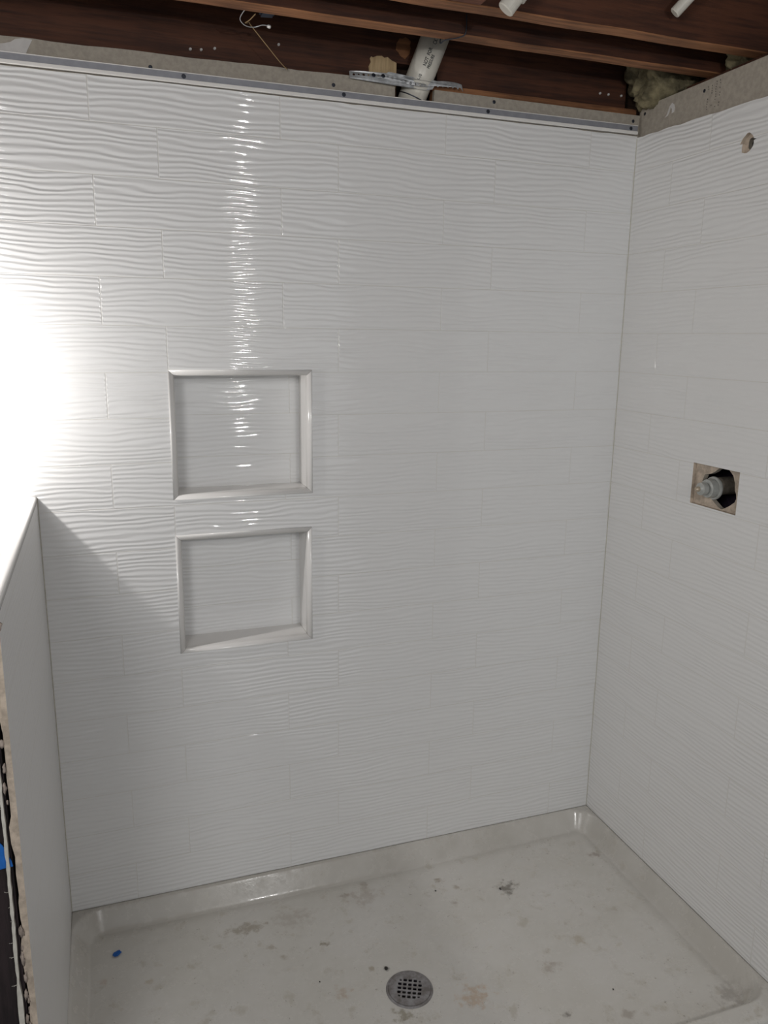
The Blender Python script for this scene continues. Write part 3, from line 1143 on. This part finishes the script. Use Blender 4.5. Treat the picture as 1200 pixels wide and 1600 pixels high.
def strap():
    e = empty('hanger_strap', (0.86, 0.0, 2.09), 'perforated metal strap wrapped round the white pipe and lying along the board top', 'strap')
    toC = Vector((0, -1, 0))
    c = PB + PD * 0.040
    pts = [(0.722, 0.004, 2.0990), (0.745, 0.002, 2.1010), (0.780, 0.000, 2.1020), (0.812, 0.000, 2.1030), (0.832, 0.000, 2.1020),
           (0.847, 0.002, 2.1000), (0.858, -0.004, 2.0950), (0.875, -0.0085, 2.0925), (0.893, -0.0080, 2.0920), (0.910, -0.001, 2.0940), (0.918, 0.003, 2.0975),
           (0.935, 0.003, 2.1000), (0.955, 0.002, 2.1020), (0.975, 0.002, 2.1025), (0.990, 0.001, 2.1010), (1.000, 0.000, 2.0985)]
    path = spline(pts, 8)
    acc = [0.0]
    for a, b in zip(path[:-1], path[1:]):
        acc.append(acc[-1] + (b - a).length)
    tot = acc[-1]

    def at(s):
        s = min(max(s, 0), tot - 1e-6)
        for i in range(len(acc) - 1):
            if acc[i + 1] >= s:
                f = (s - acc[i]) / (acc[i + 1] - acc[i])
                return path[i].lerp(path[i + 1], f), (path[i + 1] - path[i]).normalized()
    hwid = 0.0102
    n = 90
    outer = [(tot * i / n, -hwid) for i in range(n + 1)]
    topn = [(tot * (n - i) / n, hwid) for i in range(n + 1)]
    # torn right end: lower edge scalloped
    outer2 = []
    for (s, v) in outer:
        if s > tot - 0.075:
            ph = (s - (tot - 0.075)) / 0.0125
            v = -hwid + 0.0115 * abs(math.sin(math.pi * ph)) * 0.8
        outer2.append((s, v))
    holes = []
    k = 0
    s = 0.010
    while s < tot - 0.085:
        r = 0.0031 if k % 2 == 0 else 0.0022
        holes.append([(s + r * math.cos(2 * math.pi * i / 10), r * 1.15 * math.sin(2 * math.pi * i / 10)) for i in range(10)])
        s += 0.0115
        k += 1

    def f(u, v, w):
        p, d = at(u)
        up = Vector((0, 0, 1))
        tilt = 0.0
        nrm = d.cross(up).normalized()          # faces the room (-y)
        if nrm.y > 0:
            nrm = -nrm
        # the ends lie back on the board, the middle stands upright
        lean = 0.55 if (u < 0.09 or u > tot - 0.075) else 0.0
        upv = (up * math.cos(lean) - nrm * math.sin(lean)).normalized()
        return p + upv * v - nrm * w
    bm = bmesh.new()
    plate(bm, outer2 + topn, holes, f, 0.0011)
    adopt(finish('strap', bm, M_GALV), e)
    for s in (0.056, 0.0790):
        p, d = at(s)
        bm = bmesh.new()
        cyl_disc(bm, p + Vector((0, -0.001, 0)), (0, -1, 0.3), 0.0046, 0.0016)
        adopt(finish('screw', bm, M_SCREW), e)


strap()

# wire hook holding the pipe head
bm = bmesh.new()
tube(bm, spline([(0.884, -0.150, 2.170), (0.878, -0.1485, 2.1360), (0.884, -0.162, 2.1375), (0.905, -0.185, 2.1375), (0.915, -0.198, 2.1440), (0.916, -0.197, 2.18)], 6), 0.0013, 8)
finish('wire_hook', bm, M_SCREW, label='dark bent wire hook under the joist at the pipe head', cat='hook')

# loose wire with a loop
we = empty('loose_wire', (0.50, -0.05, 2.10), 'thin tan wire hanging in a loop from the joist to the back wall', 'wire')
bm = bmesh.new()
tube(bm, spline([(0.482, -0.150, 2.139), (0.474, -0.130, 2.1340), (0.469, -0.110, 2.1350), (0.476, -0.09, 2.142), (0.484, -0.07, 2.150), (0.492, -0.052, 2.1500), (0.525, -0.038, 2.1230),
                 (0.556, -0.025, 2.0980), (0.5745, -0.010, 2.0900), (0.5780, 0.010, 2.0990)], 8), 0.0010, 8)
adopt(finish('wire', bm, M_WIRE), we)
bm = bmesh.new()
tube(bm, spline([(0.475, -0.140, 2.160), (0.463, -0.12, 2.150), (0.460, -0.10, 2.1430), (0.474, -0.08, 2.1400), (0.494, -0.066, 2.1440), (0.510, -0.072, 2.1480), (0.521, -0.078, 2.1465)], 8),
     0.0009, 8)
adopt(finish('loop', bm, M_GALV), we)
bm = bmesh.new()
lathe(bm, Vector((0.519, -0.078, 2.1455)), Vector((1, -0.2, -0.2)), [(0, 0.002), (0.002, 0.0034), (0.006, 0.0034), (0.008, 0.002)], 10)
adopt(finish('bead', bm, M_NAIL), we)

bm = bmesh.new()
box(bm, 0.494, 0.524, -0.152, -0.118, 2.1450, 2.215, 0.004)
for v in bm.verts:
    v.co += Vector((1, 0.5, 1)) * 0.003 * noise.noise(v.co * 60)
finish('cable_staple_block', bm, M_BLUEDARK, label='dark blue plastic clip behind the wire loop under the joist', cat='clip')

# ------------------------------------------------------------------ insulation


def wool(c, s, label, seed):
    bm = bmesh.new()
    bmesh.ops.create_icosphere(bm, subdivisions=5, radius=1.0)
    for v in bm.verts:
        p = v.co.copy()
        q = Vector((max(-0.8, min(0.8, p.x)), max(-0.8, min(0.8, p.y)), max(-0.8, min(0.8, p.z)))) * 1.2
        n1 = noise.noise(p * 1.9 + Vector((seed, 0, 0)))
        n2 = noise.noise(p * 5.0 + Vector((0, seed, 0)))
        n3 = noise.noise(p * 14.0)
        k = 1 + 0.28 * n1 + 0.18 * n2 + 0.05 * n3
        v.co = Vector(c) + Vector((q.x * s[0], q.y * s[1], q.z * s[2])) * k
    return finish('insulation_batt', bm, M_INS, smooth=True, label=label, cat='insulation', group='insulation stuffed over the right wall')


wool((1.582, -0.025, 2.180), (0.108, 0.060, 0.085), 'large greenish brown tuft of insulation in the corner behind the first joist', 1.2)
wool((1.725, -0.120, 2.190), (0.050, 0.030, 0.060), 'small tuft of insulation right of the large one, against the first joist', 4.2)
wool((1.665, -0.245, 2.185), (0.085, 0.050, 0.055), 'pale tuft of insulation between the two joist ends', 8.8)

# ------------------------------------------------------------------ shower valve
vy, vz = -0.388, 1.179
ve = empty('shower_valve', (W + 0.05, vy, vz), 'bare shower valve stem sticking out of the square hole in the right wall', 'valve')
P = Vector((W, vy, vz))
ax = Vector((-1, 0, 0))
bm = bmesh.new()
lathe(bm, P + Vector((0.095, 0, 0.004)), ax, [(0, 0.0215), (0.078, 0.0215), (0.080, 0.0200)], 32)
adopt(finish('valve_body', bm, M_VALVEDK, label='dull brown brass body'), ve)
bm = bmesh.new()
lathe(bm, P + Vector((0.016, 0, 0)), ax, [(0, 0.0200), (0.001, 0.0275), (0.004, 0.0280), (0.007, 0.0270), (0.0075, 0.0225), (0.012, 0.0235), (0.024, 0.0215), (0.026, 0.0150)], 36)
adopt(finish('collar', bm, M_VALVE, label='grey threaded collar'), ve)
bm = bmesh.new()
lathe(bm, P + Vector((-0.009, 0, 0)), ax, [(0, 0.0100), (0.004, 0.0098), (0.0045, 0.0150), (0.008, 0.0155), (0.018, 0.0150), (0.020, 0.0120), (0.023, 0.0085)], 28)
adopt(finish('cartridge', bm, M_VALVE), ve)
bm = bmesh.new()
lathe(bm, P + Vector((-0.031, 0, 0)), ax, [(0, 0.0065), (0.006, 0.0060), (0.010, 0.0036)], 16)
adopt(finish('stem_tip', bm, M_BRASS, label='coppery stem tip'), ve)

# blue tape on the stud
bm = bmesh.new()
tape = [(-0.075, 0.775), (-0.075, 0.835), (-0.050, 0.832), (-0.034, 0.823), (-0.026, 0.812), (-0.022, 0.797), (-0.017, 0.786), (-0.0155, 0.777), (-0.040, 0.7735)]
plate(bm, tape, [], lambda u, v, w: Vector((u + 0.010, YF + 0.0025 + w + 0.0015 * noise.noise(Vector((u * 90, v * 90, 0))), v)), 0.0016)
finish('blue_tape', bm, M_BLUE, label='torn piece of bright blue tape on the dark stud at the left edge', cat='tape')
